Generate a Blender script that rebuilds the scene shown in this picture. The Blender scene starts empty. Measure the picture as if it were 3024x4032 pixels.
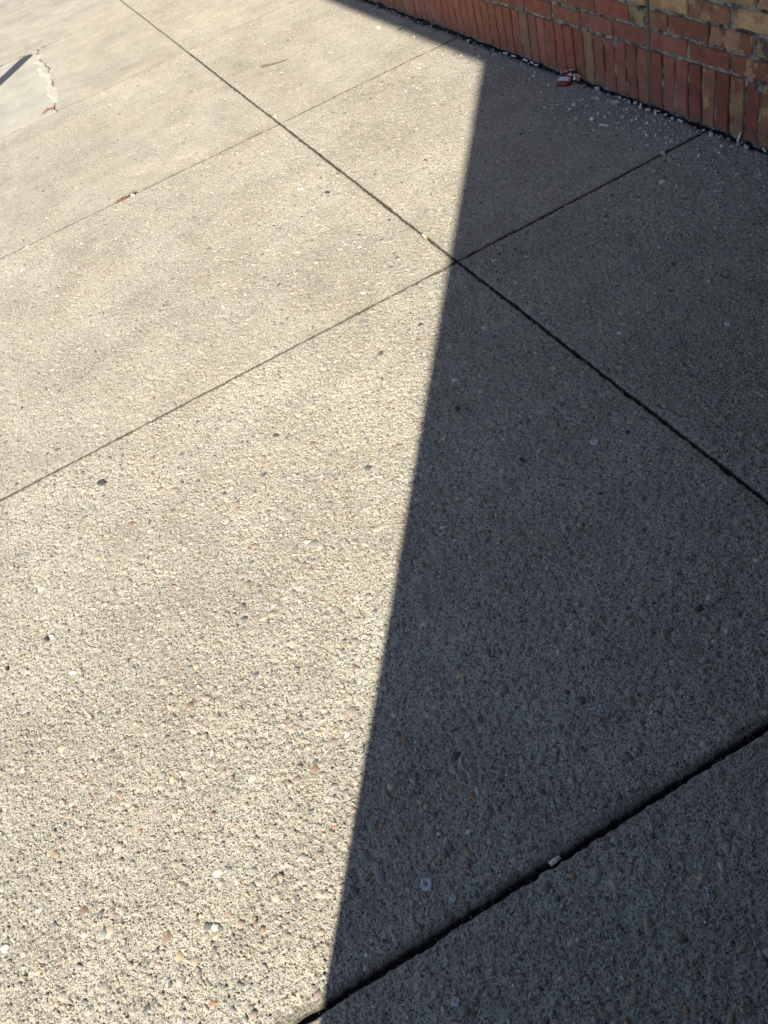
import bpy, math, random
import numpy as np
from mathutils import Matrix, Vector

rng = np.random.default_rng(7)
random.seed(7)
S = bpy.context.scene
COL = S.collection

# ------------------------------------------------------------------ camera, sky, sun, exposure
CAM_H = 1.4714
YAW, PITCH, ROLL = 1.40233, 0.779198, -0.387875
cd = bpy.data.cameras.new('camera')
cam = bpy.data.objects.new('camera', cd)
COL.objects.link(cam)
R = Matrix.Rotation(YAW, 4, 'Z') @ Matrix.Rotation(PITCH, 4, 'X') @ Matrix.Rotation(ROLL, 4, 'Z')
cam.matrix_world = Matrix.Translation((0, 0, CAM_H)) @ R
cd.sensor_fit = 'VERTICAL'
cd.sensor_height = 36.0
cd.lens = 3231.3 / 4032 * 36.0
cd.clip_start = 0.02
cd.clip_end = 1000
S.camera = cam

SUN_EL = math.radians(38)
SUN_H = Vector((0.824, -0.5666, 0)).normalized()         # horizontal direction towards the sun
to_sun = Vector((SUN_H.x * math.cos(SUN_EL), SUN_H.y * math.cos(SUN_EL), math.sin(SUN_EL)))

w = bpy.data.worlds.new('World')
S.world = w
w.use_nodes = True
nt = w.node_tree
bg = nt.nodes['Background']
sky = nt.nodes.new('ShaderNodeTexSky')
sky.sky_type = 'NISHITA'
sky.sun_disc = False
sky.ozone_density = 1.9
sky.dust_density = 0.4
sky.sun_elevation = SUN_EL
sky.sun_rotation = math.atan2(SUN_H.x, SUN_H.y)
nt.links.new(sky.outputs[0], bg.inputs[0])
bg.inputs[1].default_value = 0.08

sd = bpy.data.lights.new('sun', 'SUN')
sun = bpy.data.objects.new('sun', sd)
COL.objects.link(sun)
sd.energy = 5.0
sd.angle = math.radians(0.55)
sd.color = (1.0, 0.928, 0.795)
sun.location = to_sun * 30
sun.rotation_euler = to_sun.to_track_quat('Z', 'Y').to_euler()

S.view_settings.view_transform = 'Standard'
S.view_settings.look = 'None'
S.view_settings.gamma = 1.0
S.view_settings.use_curve_mapping = False
S.view_settings.exposure = 1.02

# ------------------------------------------------------------------ helpers
def ray(px, py):
    """world ray of a pixel of the 3024 x 4032 photograph"""
    d = Vector(((px - 1512) / 3231.3, -(py - 2016) / 3231.3, -1.0))
    return R.to_3x3() @ d

def at(px, py, z=0.0):
    d = ray(px, py)
    t = (z - CAM_H) / d.z
    return Vector((d.x * t, d.y * t, z))

def hash2(ix, iy, seed):
    n = (ix.astype(np.int64) * 374761393 + iy.astype(np.int64) * 668265263 + seed * 1442695041) & 0xffffffff
    n = ((n ^ (n >> 13)) * 1274126177) & 0xffffffff
    return ((n ^ (n >> 16)) & 0xffffff) / float(0xffffff)

def vnoise(x, y, cell, seed):
    x = np.asarray(x) / cell; y = np.asarray(y) / cell
    ix = np.floor(x); iy = np.floor(y)
    fx = x - ix; fy = y - iy
    fx = fx * fx * (3 - 2 * fx); fy = fy * fy * (3 - 2 * fy)
    a = hash2(ix, iy, seed); b = hash2(ix + 1, iy, seed)
    c = hash2(ix, iy + 1, seed); d = hash2(ix + 1, iy + 1, seed)
    return (a * (1 - fx) + b * fx) * (1 - fy) + (c * (1 - fx) + d * fx) * fy

def link(o, parent=None):
    COL.objects.link(o)
    if parent is not None:
        o.parent = parent
    return o

def mesh_np(name, verts, loops, sizes, mat=None, smooth=False, cols=None):
    me = bpy.data.meshes.new(name)
    verts = np.asarray(verts, np.float32); loops = np.asarray(loops, np.int32); sizes = np.asarray(sizes, np.int32)
    me.vertices.add(len(verts)); me.vertices.foreach_set('co', verts.ravel())
    me.loops.add(len(loops)); me.loops.foreach_set('vertex_index', loops)
    me.polygons.add(len(sizes))
    me.polygons.foreach_set('loop_start', np.concatenate([[0], np.cumsum(sizes)[:-1]]).astype(np.int32))
    me.polygons.foreach_set('loop_total', sizes)
    me.polygons.foreach_set('use_smooth', np.full(len(sizes), smooth))
    if cols is not None:
        a = me.color_attributes.new('col', 'FLOAT_COLOR', 'POINT')
        c4 = np.ones((len(verts), 4), np.float32); c4[:, :3] = cols
        a.data.foreach_set('color', c4.ravel())
    me.update(calc_edges=True)
    if mat: me.materials.append(mat)
    return me

def mesh_py(name, verts, faces, mat=None, smooth=False, cols=None):
    loops = [i for f in faces for i in f]
    return mesh_np(name, verts, loops, [len(f) for f in faces], mat, smooth, cols)

def obj(name, me, parent=None, **props):
    o = bpy.data.objects.new(name, me)
    link(o, parent)
    for k, v in props.items(): o[k] = v
    return o

def empty(name, loc=(0, 0, 0), **props):
    o = bpy.data.objects.new(name, None)
    o.empty_display_size = 0.05
    o.location = loc
    link(o)
    for k, v in props.items(): o[k] = v
    return o

def box(x0, x1, y0, y1, z0, z1):
    v = [(x0, y0, z0), (x1, y0, z0), (x1, y1, z0), (x0, y1, z0), (x0, y0, z1), (x1, y0, z1), (x1, y1, z1), (x0, y1, z1)]
    f = [(3, 2, 1, 0), (4, 5, 6, 7), (0, 1, 5, 4), (1, 2, 6, 5), (2, 3, 7, 6), (3, 0, 4, 7)]
    return v, f

# ------------------------------------------------------------------ materials
class NT:
    def __init__(s, name, rough=0.9):
        s.m = bpy.data.materials.new(name); s.m.use_nodes = True
        s.t = s.m.node_tree; s.b = s.t.nodes['Principled BSDF']
        s.b.inputs['Roughness'].default_value = rough
        s.b.inputs['Specular IOR Level'].default_value = 0.25
    def n(s, kind, **kw):
        nd = s.t.nodes.new('ShaderNode' + kind)
        for k, v in kw.items():
            if k in nd.inputs.keys(): s.set(nd.inputs[k], v)
            else: setattr(nd, k, v)
        return nd
    def set(s, sock, v):
        if hasattr(v, 'is_output'): s.t.links.new(v, sock)
        else: sock.default_value = v
    def coord(s):
        return s.n('TexCoord').outputs['Object']
    def noise(s, vec, scale, detail=3, rough=0.55):
        nd = s.n('TexNoise'); s.set(nd.inputs['Vector'], vec)
        nd.inputs['Scale'].default_value = scale; nd.inputs['Detail'].default_value = detail
        nd.inputs['Roughness'].default_value = rough
        return nd.outputs['Fac']
    def vor(s, vec, scale, feature='F1', rnd=1.0):
        nd = s.n('TexVoronoi'); nd.feature = feature
        s.set(nd.inputs['Vector'], vec); nd.inputs['Scale'].default_value = scale
        nd.inputs['Randomness'].default_value = rnd
        return nd
    def ramp(s, fac, stops, interp='LINEAR'):
        nd = s.n('ValToRGB'); s.set(nd.inputs[0], fac); cr = nd.color_ramp; cr.interpolation = interp
        while len(cr.elements) < len(stops): cr.elements.new(0.5)
        for e, (p, c) in zip(cr.elements, stops):
            e.position = p
            e.color = (c, c, c, 1) if not hasattr(c, '__len__') else (*c, 1)
        return nd.outputs[0]
    def mix(s, fac, a, b, mode='MIX'):
        nd = s.n('Mix'); nd.data_type = 'RGBA'; nd.blend_type = mode
        s.set(nd.inputs[0], fac)
        for sock, v in ((nd.inputs[6], a), (nd.inputs[7], b)):
            if not hasattr(v, 'is_output') and len(v) == 3: v = (*v, 1)
            s.set(sock, v)
        return nd.outputs[2]
    def math(s, op, a, b=0.0):
        nd = s.n('Math'); nd.operation = op; s.set(nd.inputs[0], a); s.set(nd.inputs[1], b)
        return nd.outputs[0]
    def sep(s, colsock):
        nd = s.n('SeparateColor'); s.set(nd.inputs[0], colsock); return nd.outputs
    def attr(s, name, typ='GEOMETRY'):
        nd = s.n('Attribute'); nd.attribute_name = name; nd.attribute_type = typ
        return nd
    def color(s, c): s.set(s.b.inputs['Base Color'], c if hasattr(c, 'is_output') else (*c, 1))
    def bump(s, h, strength=0.5, dist=0.001, prev=None):
        nd = s.n('Bump'); nd.inputs['Strength'].default_value = strength; nd.inputs['Distance'].default_value = dist
        s.set(nd.inputs['Height'], h)
        if prev is not None: s.set(nd.inputs['Normal'], prev)
        s.set(s.b.inputs['Normal'], nd.outputs[0])
        return nd.outputs[0]

def concrete_material():
    k = NT('exposed_aggregate_concrete', 0.92)
    p = k.coord()
    sm = k.attr('smoothness', 'OBJECT').outputs['Fac']        # 0 = coarse near slabs, 1 = smooth far slabs
    pale = k.attr('pale', 'OBJECT').outputs['Fac']
    rough = k.math('SUBTRACT', 1.0, sm)
    # pale paste with grains of sand and fine gravel showing
    wob = k.n('TexNoise'); k.set(wob.inputs['Vector'], p); wob.inputs['Scale'].default_value = 260; wob.inputs['Detail'].default_value = 1
    wsc = k.n('VectorMath'); wsc.operation = 'SCALE'; k.set(wsc.inputs[0], wob.outputs['Color']); wsc.inputs['Scale'].default_value = .0022
    wad = k.n('VectorMath'); wad.operation = 'ADD'; k.set(wad.inputs[0], p); k.set(wad.inputs[1], wsc.outputs[0])
    pw = wad.outputs[0]
    paste = k.mix(k.ramp(k.noise(p, 170, 3, .65), [(.3, 0.0), (.7, 1.0)]), (0.395, 0.367, 0.305), (0.555, 0.525, 0.445))
    v1 = k.vor(pw, 300); c1 = k.sep(v1.outputs['Color'])
    sand = k.ramp(c1[0], [(0.0, (0.11, 0.105, 0.095)), (0.25, (0.20, 0.185, 0.16)), (0.6, (0.31, 0.285, 0.245)), (1.0, (0.44, 0.40, 0.33))])
    g1 = k.math('MULTIPLY', k.ramp(v1.outputs['Distance'], [(0.30, 1.0), (0.50, 0.0)]), k.ramp(c1[1], [(.22, 0.0), (.30, 1.0)]))
    base = k.mix(g1, paste, sand)
    v2 = k.vor(pw, 150); c2 = k.sep(v2.outputs['Color'])
    grit = k.ramp(c2[0], [(0.0, (0.12, 0.115, 0.11)), (0.25, (0.23, 0.205, 0.175)), (0.5, (0.32, 0.275, 0.22)), (.8, (0.38, 0.35, 0.30)), (1.0, (0.52, 0.48, 0.42))])
    g2 = k.math('MULTIPLY', k.ramp(v2.outputs['Distance'], [(0.36, 1.0), (0.46, 0.0)]), k.ramp(c2[1], [(.50, 0.0), (.54, 1.0)]))
    base = k.mix(g2, base, grit)
    smooth_c = k.mix(k.noise(p, 140, 2), (0.335, 0.305, 0.255), (0.40, 0.365, 0.305))
    base = k.mix(k.math('MULTIPLY', sm, 0.80), base, smooth_c)
    # light and dark flecks that still read on the far, smoother slabs
    v4 = k.vor(pw, 62); c4 = k.sep(v4.outputs['Color'])
    fleck = k.ramp(c4[0], [(0.0, (0.24, 0.22, 0.19)), (0.4, (0.33, 0.30, 0.255)), (0.75, (0.47, 0.44, 0.37)), (1.0, (0.58, 0.55, 0.48))])
    g4 = k.math('MULTIPLY', k.ramp(v4.outputs['Distance'], [(0.22, 1.0), (0.42, 0.0)]), k.ramp(c4[1], [(.52, 0.0), (.58, 1.0)]))
    base = k.mix(k.math('MULTIPLY', g4, k.math('MULTIPLY', sm, 1.0)), base, fleck)
    # dark pits: grime, plus the shade inside them painted into the colour
    pit = k.ramp(k.noise(p, 235, 2, 0.6), [(0.0, 1.0), (0.375, 1.0), (0.43, 0.0)])
    base = k.mix(k.math('MULTIPLY', pit, k.math('ADD', 0.10, k.math('MULTIPLY', rough, 0.62))), base, (0.055, 0.050, 0.044))
    # wear, stains, tints
    big = k.ramp(k.noise(p, 1.1, 4, 0.6), [(0.3, 0.80), (0.7, 1.08)])
    mid = k.ramp(k.noise(p, 7.0, 4, 0.65), [(0.3, 0.86), (0.7, 1.08)])
    comb = k.n('CombineColor')
    mm = k.math('MULTIPLY', big, mid)
    for i in range(3): k.set(comb.inputs[i], mm)
    base = k.mix(1.0, base, comb.outputs[0], 'MULTIPLY')
    blot = k.ramp(k.noise(p, 3.1, 6, 0.72), [(0.46, (1.0, 1.0, 1.0)), (0.66, (.88, .875, .87))])
    base = k.mix(1.0, base, blot, 'MULTIPLY')
    hue = k.ramp(k.noise(p, 2.3, 3), [(0.35, (1.02, 0.995, 0.965)), (0.65, (0.98, 1.0, 0.99))])
    base = k.mix(1.0, base, hue, 'MULTIPLY')
    rust = k.math('MULTIPLY', k.ramp(k.noise(p, 4.2, 5, 0.7), [(0.66, 0.0), (0.78, 1.0)]), 0.25)
    base = k.mix(rust, base, (0.30, 0.20, 0.11))
    base = k.mix(pale, base, k.mix(k.ramp(k.noise(p, 5, 5, .6), [(.3, 0.0), (.7, 1.0)]), (0.30, 0.288, 0.25), (0.425, 0.41, 0.357)))
    # dirt rubbed into the slab edges
    dirt = k.attr('dirt').outputs['Fac']
    base = k.mix(dirt, base, (0.055, 0.045, 0.033))
    k.color(base)
    h = k.math('ADD', k.math('MULTIPLY', v1.outputs['Distance'], -0.9), k.math('MULTIPLY', g2, 0.5))
    h = k.math('SUBTRACT', h, k.math('MULTIPLY', pit, 0.7))
    h = k.math('MULTIPLY', h, k.math('ADD', 0.25, k.math('MULTIPLY', rough, 0.9)))
    k.bump(h, 0.6, 0.0020)
    return k.m

def stone_material():
    k = NT('aggregate_stone', 0.8)
    p = k.coord()
    c = k.attr('col').outputs['Color']
    c = k.mix(1.0, c, k.ramp(k.noise(p, 320, 3), [(0.3, 0.78), (0.7, 1.15)]), 'MULTIPLY')
    k.color(c); k.bump(k.noise(p, 500, 2), 0.3, 0.0008)
    return k.m

def brick_material():
    k = NT('fired_brick', 0.88)
    info = k.n('ObjectInfo')
    p0 = k.coord()
    add = k.n('VectorMath'); add.operation = 'ADD'
    k.set(add.inputs[0], p0)
    sc = k.n('VectorMath'); sc.operation = 'SCALE'; k.set(sc.inputs[0], info.outputs['Location']); sc.inputs['Scale'].default_value = 3.7
    k.set(add.inputs[1], sc.outputs[0])
    p = add.outputs[0]
    base = info.outputs['Color']
    second = k.attr('second', 'OBJECT').outputs['Color']
    third = k.attr('third', 'OBJECT').outputs['Color']
    mot = k.attr('mottle', 'OBJECT').outputs['Fac']
    n1 = k.noise(p, 17, 3, 0.5)
    thr = k.math('SUBTRACT', 0.72, k.math('MULTIPLY', mot, 0.30))
    msk = k.math('MULTIPLY', k.math('SUBTRACT', n1, thr), 22.0)
    msk.node.use_clamp = True
    c = k.mix(msk, base, second)
    n2 = k.noise(p, 26, 3, 0.6)
    m2 = k.math('MULTIPLY', k.math('SUBTRACT', n2, k.math('SUBTRACT', 0.80, k.math('MULTIPLY', mot, 0.24))), 20.0)
    m2.node.use_clamp = True
    c = k.mix(m2, c, third)
    c = k.mix(1.0, c, k.ramp(k.noise(p, 230, 4, 0.75), [(0.28, 0.62), (0.5, 1.0), (0.72, 1.28)]), 'MULTIPLY')
    c = k.mix(1.0, c, k.ramp(k.noise(p, 20, 5, 0.65), [(0.3, 0.74), (0.7, 1.16)]), 'MULTIPLY')
    k.color(c)
    # pale dust and splashed dirt low on the wall
    geo = k.n('NewGeometry'); z = k.n('SeparateXYZ'); k.set(z.inputs[0], geo.outputs['Position'])
    low = k.ramp(k.math('ADD', k.math('MULTIPLY', z.outputs[2], 9.0), k.math('MULTIPLY', k.noise(geo.outputs['Position'], 22, 4), 0.9)),
                 [(0.35, 1.0), (0.95, 0.0)])
    c = k.mix(k.math('MULTIPLY', low, 0.40), c, (0.22, 0.165, 0.125))
    eff = k.ramp(k.noise(geo.outputs['Position'], 60, 4, 0.7), [(0.66, 0.0), (0.76, 1.0)])
    c = k.mix(k.math('MULTIPLY', eff, 0.22), c, (0.36, 0.31, 0.28))
    k.color(c)
    h = k.math('ADD', k.noise(p, 220, 4, 0.7), k.math('MULTIPLY', k.noise(p, 40, 2), 0.8))
    k.bump(h, 0.7, 0.0035)
    return k.m

def brick_mass_material():
    k = NT('fired_brick_mass', 0.88)
    p = k.coord()
    c = k.attr('col').outputs['Color']
    c = k.mix(1.0, c, k.ramp(k.noise(p, 60, 4, 0.7), [(0.3, 0.75), (0.7, 1.15)]), 'MULTIPLY')
    k.color(c); k.bump(k.noise(p, 220, 4, 0.7), 0.45, 0.0025)
    return k.m

def mottled(name, a, b, scale, rough=0.9, bump=0.4, dist=0.002, detail=4, sharp=.18):
    k = NT(name, rough); p = k.coord()
    k.color(k.mix(k.ramp(k.noise(p, scale, detail, 0.65), [(.5 - sharp, 0.0), (.5 + sharp, 1.0)]), a, b))
    k.bump(k.noise(p, scale * 4, 3, 0.7), bump, dist)
    return k.m

M = {}
M['concrete'] = concrete_material()
M['stone'] = stone_material()
M['brick'] = brick_material()
M['brick_mass'] = brick_mass_material()
M['mortar'] = mottled('mortar', (0.055, 0.042, 0.033), (0.34, 0.315, 0.275), 26, 0.95, 0.6, 0.003, 5, .11)
M['sealant'] = mottled('old_sealant', (0.13, 0.115, 0.095), (0.25, 0.225, 0.19), 60, 0.8, 0.5, 0.003)
M['dirt'] = mottled('joint_soil', (0.028, 0.022, 0.016), (0.115, 0.085, 0.062), 55, 0.97, 0.9, 0.005)
M['gutter'] = mottled('wet_black_soil', (0.010, 0.010, 0.009), (0.040, 0.036, 0.031), 70, 0.97, 1.0, 0.006)
M['asphalt'] = mottled('asphalt', (0.04, 0.04, 0.04), (0.065, 0.063, 0.06), 90, 0.95)
M['render'] = mottled('dark_brown_cladding', (0.045, 0.042, 0.042), (0.06, 0.056, 0.055), 3, 0.8)
M['paper'] = mottled('cigarette_paper', (0.62, 0.61, 0.58), (0.80, 0.79, 0.76), 90, 0.85, 0.3, 0.0006)
M['filter'] = mottled('cork_filter', (0.42, 0.20, 0.06), (0.60, 0.34, 0.12), 300, 0.85, 0.2, 0.0004)
M['ash'] = mottled('burnt_tip', (0.03, 0.028, 0.026), (0.12, 0.11, 0.10), 400, 0.95, 0.6, 0.0006)
M['ivory'] = mottled('stained_paper', (0.50, 0.45, 0.20), (0.66, 0.62, 0.42), 120, 0.85, 0.3, 0.0006)
M['gum'] = mottled('flattened_gum', (0.44, 0.45, 0.48), (0.62, 0.63, 0.65), 160, 0.7, 0.6, 0.002)
M['salt'] = mottled('white_deposit', (0.40, 0.41, 0.44), (0.60, 0.61, 0.64), 140, 0.9, 0.6, 0.002)
M['smear'] = mottled('white_mortar', (0.34, 0.325, 0.28), (0.48, 0.46, 0.40), 12, 0.95, 0.5, 0.002)
M['chip'] = mottled('white_chip', (0.62, 0.60, 0.54), (0.80, 0.78, 0.72), 130, 0.85, 0.5, 0.001)
M['dark_chip'] = mottled('dark_chip', (0.045, 0.045, 0.055), (0.085, 0.083, 0.092), 150, 0.8, 0.5, 0.001)
M['scuff'] = mottled('dark_scuff', (0.10, 0.085, 0.075), (0.17, 0.14, 0.12), 200, 0.9)
M['grass'] = mottled('dead_grass', (0.13, 0.07, 0.045), (0.24, 0.14, 0.09), 120, 0.9)
M['red'] = mottled('red_card', (0.11, 0.012, 0.014), (0.19, 0.022, 0.022), 90, 0.45, 0.3, 0.001)
M['white_card'] = mottled('white_card', (0.55, 0.57, 0.64), (0.68, 0.69, 0.74), 70, 0.5, 0.2, 0.0006)
M['pink'] = mottled('torn_card', (0.40, 0.22, 0.20), (0.58, 0.44, 0.40), 160, 0.8, 0.6, 0.001)
M['violet'] = mottled('violet_print', (0.30, 0.20, 0.42), (0.38, 0.26, 0.46), 300, 0.5)
M['gold'] = mottled('gold_print', (0.30, 0.17, 0.04), (0.42, 0.27, 0.08), 250, 0.4)
M['orange'] = mottled('orange_print', (0.62, 0.13, 0.08), (0.75, 0.2, 0.12), 200, 0.5)
M['foil'] = mottled('inner_foil', (0.45, 0.42, 0.40), (0.62, 0.58, 0.55), 180, 0.4, 0.6, 0.001)
M['steel'] = mottled('grey_painted_steel', (0.20, 0.20, 0.21), (0.25, 0.25, 0.26), 12, 0.5, 0.1, 0.001)

# ------------------------------------------------------------------ large structure: ground and pavement
v, f = box(-120, 120, -120, 120, -0.30, -0.14)
obj('ground', mesh_py('ground', v, f, M['asphalt']), kind='structure')

pavement = empty('pavement', (0, 0, 0), kind='structure')

XB = [2.9, 1.29, -0.502, -2.289, -4.074, -5.853, -7.61, -9.28, -11.06]     # cross joints
XGAP = [.010, .012, .0088, .0070, .0070, .0052, .0034, .0034, .004]
YA = [1.957, .941, -.905, -2.70]                                           # joints along the wall
YGAP = [0, .0064, .008, 0]

def slab_height(x, y, coarse):
    h = (vnoise(x, y, .0058, 11) - .5) * .0018 + (vnoise(x, y, .0033, 12) - .5) * .0022
    h += (vnoise(x, y, .017, 13) - .5) * .0009
    h = h * coarse
    p = vnoise(x, y, .011, 21)
    h -= np.clip(p - .76, 0, .24) * .017 * coarse
    h += (vnoise(x, y, .35, 14) - .5) * .0035 + (vnoise(x, y, 1.3, 15) - .5) * .006
    return h

COARSE = lambda x: np.interp(x, [-7.5, -4.6, -3.6, -2.2], [.5, .6, .85, 1.0])

def spaced(a, b, step, edge):
    n = max(2, int(round((b - a - 2 * edge) / step)))
    e = np.array([0, .0016, .0034, .0056, .0084, .012]) if edge > .013 else np.array([0, .003])
    mid = np.linspace(a + edge, b - edge, n)
    return np.concatenate([a + e[e < edge], mid, (b - e[e < edge])[::-1]])

def step_for(x):
    if x > 0.05: return .03
    return float(np.interp(x, [-11, -7.6, -5.85, -4.07, -2.3, -.5], [.03, .014, .010, .0062, .0034, .0030]))

slab_no = 0
def make_slab(x0, x1, y0, y1, edge_r, smooth, pale=0.0, fine=True, skew=None, dirty=(0, 0, 0, 0), lift=0.0, jag=0.0):
    """grid slab with worn, rounded and chipped edges; x0<x1, y0<y1; skew(y) moves the +y edge"""
    global slab_no
    slab_no += 1
    st = (step_for((x0 + x1) / 2) if fine else .05)
    if fine and x1 > 0:                 # right-hand slab: only its corner comes near
        xs_ = np.concatenate([spaced(x0, -.05, .0036, .014)[:-6], np.linspace(-.05, x1, 40)])
    else:
        xs_ = spaced(x0, x1, st, .014 if fine else .004)
    ys_ = spaced(y0, y1, .0045 if (fine and x1 > 0) else st, .014 if fine else .004)
    X, Y = np.meshgrid(xs_, ys_, indexing='ij')
    # distance to the four edges, before the edges are worn
    dxl = X - x0; dxr = x1 - X; dyl = Y - y0; dyr = y1 - Y
    sd_ = slab_no * 17
    wear = lambda t, s: (vnoise(t, t * 0 + s, .05, sd_ + s) - .5) * .0024 + (vnoise(t, t * 0 + s, .010, sd_ + s + 1) - .5) * .0034 \
        - np.clip(vnoise(t, t * 0 + s, .028, sd_ + s + 2) - .80, 0, 1) * .020
    fall = lambda d: np.clip(1 - d / .03, 0, 1) ** 2
    g = min(1.25, edge_r / .006)
    Xn = X - wear(Y, 1) * g * fall(dxl) + wear(Y, 4) * g * fall(dxr)
    Yn = Y - wear(X, 7) * g * fall(dyl) + wear(X, 10) * g * fall(dyr)
    if skew is not None:
        t = (Y - y0) / (y1 - y0)
        Yn = Yn + skew(X) * t
    d = np.minimum(np.minimum(dxl, dxr), np.minimum(dyl, dyr))
    Z = slab_height(Xn, Yn, COARSE(Xn) * (1 - .75 * pale)) + lift
    rr = edge_r * (0.7 + .9 * vnoise(Xn, Yn, .03, sd_ + 3))
    q = np.clip(rr - d, 0, None) / rr
    Z = Z - rr * .75 * (1 - np.sqrt(np.clip(1 - q * q, 0, 1)))
    dl = [dxl, dxr, dyl, dyr]
    dirt = np.zeros_like(X)
    for dd, amt in zip(dl, dirty):
        if amt:
            nse = vnoise(Xn, Yn, .018, 77) * .6 + vnoise(Xn, Yn, .06, 78) * .7
            dirt = np.maximum(dirt, np.clip(1 - dd / (.010 + .035 * amt * nse), 0, 1) * min(.95, amt) )
    if fine and pale < .5:
        dirt = np.maximum(dirt, np.clip(1.4 - d / (rr * .34), 0, 1) * (.90 if x1 > -4.5 else .70))
    nx, ny = X.shape
    V = np.stack([Xn, Yn, Z], -1).reshape(-1, 3)
    idx = np.arange(nx * ny).reshape(nx, ny)
    Q = np.stack([idx[:-1, :-1], idx[1:, :-1], idx[1:, 1:], idx[:-1, 1:]], -1).reshape(-1, 4)
    ring = np.concatenate([idx[:, 0], idx[-1, 1:], idx[-2::-1, -1], idx[0, -2:0:-1]])
    low = V[ring].copy(); low[:, 2] = -.10
    k0 = len(V); V = np.concatenate([V, low])
    j = np.arange(len(ring)); jn = (j + 1) % len(ring)
    Q2 = np.stack([ring[j], k0 + j, k0 + jn, ring[jn]], -1)
    Q = np.concatenate([Q, Q2])
    me = mesh_np('concrete_slab', V, Q.ravel(), np.full(len(Q), 4), M['concrete'], True)
    a = me.attributes.new('dirt', 'FLOAT', 'POINT')
    dv = np.concatenate([dirt.ravel(), np.full(len(ring), .9)]).astype(np.float32)
    a.data.foreach_set('value', dv)
    o = obj('concrete_slab', me, pavement)
    o['smoothness'] = float(smooth); o['pale'] = float(pale)
    return o

PALETTE = np.array([(.40, .35, .28), (.33, .30, .26), (.24, .235, .23), (.15, .15, .155), (.085, .085, .095), (.26, .19, .14),
                    (.36, .29, .24), (.34, .20, .12), (.52, .49, .43), (.29, .27, .20), (.44, .36, .25), (.30, .24, .225)])
PW = np.array([26, 24, 15, 4.5, 1.0, 7, 9, .8, 4, 7, 6, 5.0]); PW = PW / PW.sum()

def stone_mesh(xy, size, name='aggregate', proud=.0009, cols=None, squash=1.0, mat='stone', base_z=None, dome=None):
    n = len(xy); m = 8
    ang = np.linspace(0, 2 * np.pi, m, endpoint=False)[None, :] + rng.uniform(-.25, .25, (n, m))
    rad = size[:, None] * (1 + rng.uniform(-.22, .22, (n, m)))
    asp = rng.uniform(.42, 1.0, n)[:, None]
    px = np.cos(ang) * rad; py = np.sin(ang) * rad * asp
    th = rng.uniform(0, np.pi, n)[:, None]
    rx = px * np.cos(th) - py * np.sin(th); ry = px * np.sin(th) + py * np.cos(th)
    z0 = slab_height(xy[:, 0], xy[:, 1], COARSE(xy[:, 0])) if base_z is None else base_z
    hh = proud * (0.5 + rng.random(n)) + size * .016 if dome is None else dome
    outer = np.stack([xy[:, :1] + rx, xy[:, 1:] + ry, np.repeat((z0 - .0016)[:, None], m, 1)], -1)
    inner = np.stack([xy[:, :1] + rx * .78, xy[:, 1:] + ry * .78,
                      (z0 + hh * .8)[:, None] + rng.uniform(-.0003, .0003, (n, m))], -1)
    cen = np.stack([xy[:, 0], xy[:, 1], z0 + hh], -1)[:, None, :]
    V = np.concatenate([outer, inner, cen], 1)
    per = 2 * m + 1
    off = (np.arange(n) * per)[:, None, None]
    j = np.arange(m); jn = (j + 1) % m
    quad = np.stack([j, jn, m + jn, m + j], -1)[None] + off
    tri = np.stack([m + j, m + jn, np.full(m, 2 * m)], -1)[None] + off
    loops = np.concatenate([quad.reshape(-1), tri.reshape(-1)])
    sizes = np.concatenate([np.full(n * m, 4), np.full(n * m, 3)])
    if cols is None:
        ci = rng.choice(len(PALETTE), n, p=PW)
        cols = PALETTE[ci] * rng.uniform(.8, 1.2, (n, 1))
    C = np.repeat(cols, per, 0)
    return mesh_np(name, V.reshape(-1, 3), loops, sizes, M[mat], True, C)

def aggregate(slab, x0, x1, y0, y1, dens_small, dens_big):
    A = (x1 - x0) * (y1 - y0)
    ns, nb = int(A * dens_small), int(A * dens_big)
    n = ns + nb
    xy = np.stack([rng.uniform(x0 + .012, x1 - .012, n), rng.uniform(y0 + .012, y1 - .012, n)], -1)
    size = np.concatenate([rng.uniform(.0022, .0046, ns), .0048 + rng.gamma(2.0, .0013, nb)])
    size = np.clip(size, 0, .0135)
    q = np.column_stack([xy, np.full(n, -CAM_H)]) @ np.array(R.to_3x3())
    u = 1512 + 3231.3 * q[:, 0] / -q[:, 2]; v_ = 2016 - 3231.3 * q[:, 1] / -q[:, 2]
    keep = (u > -700) & (u < 3724) & (v_ > -700) & (v_ < 4732)
    xy, size = xy[keep], size[keep]
    if len(xy) < 20: return None
    o = obj('aggregate', stone_mesh(xy, size), slab, kind='stuff')
    return o

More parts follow.
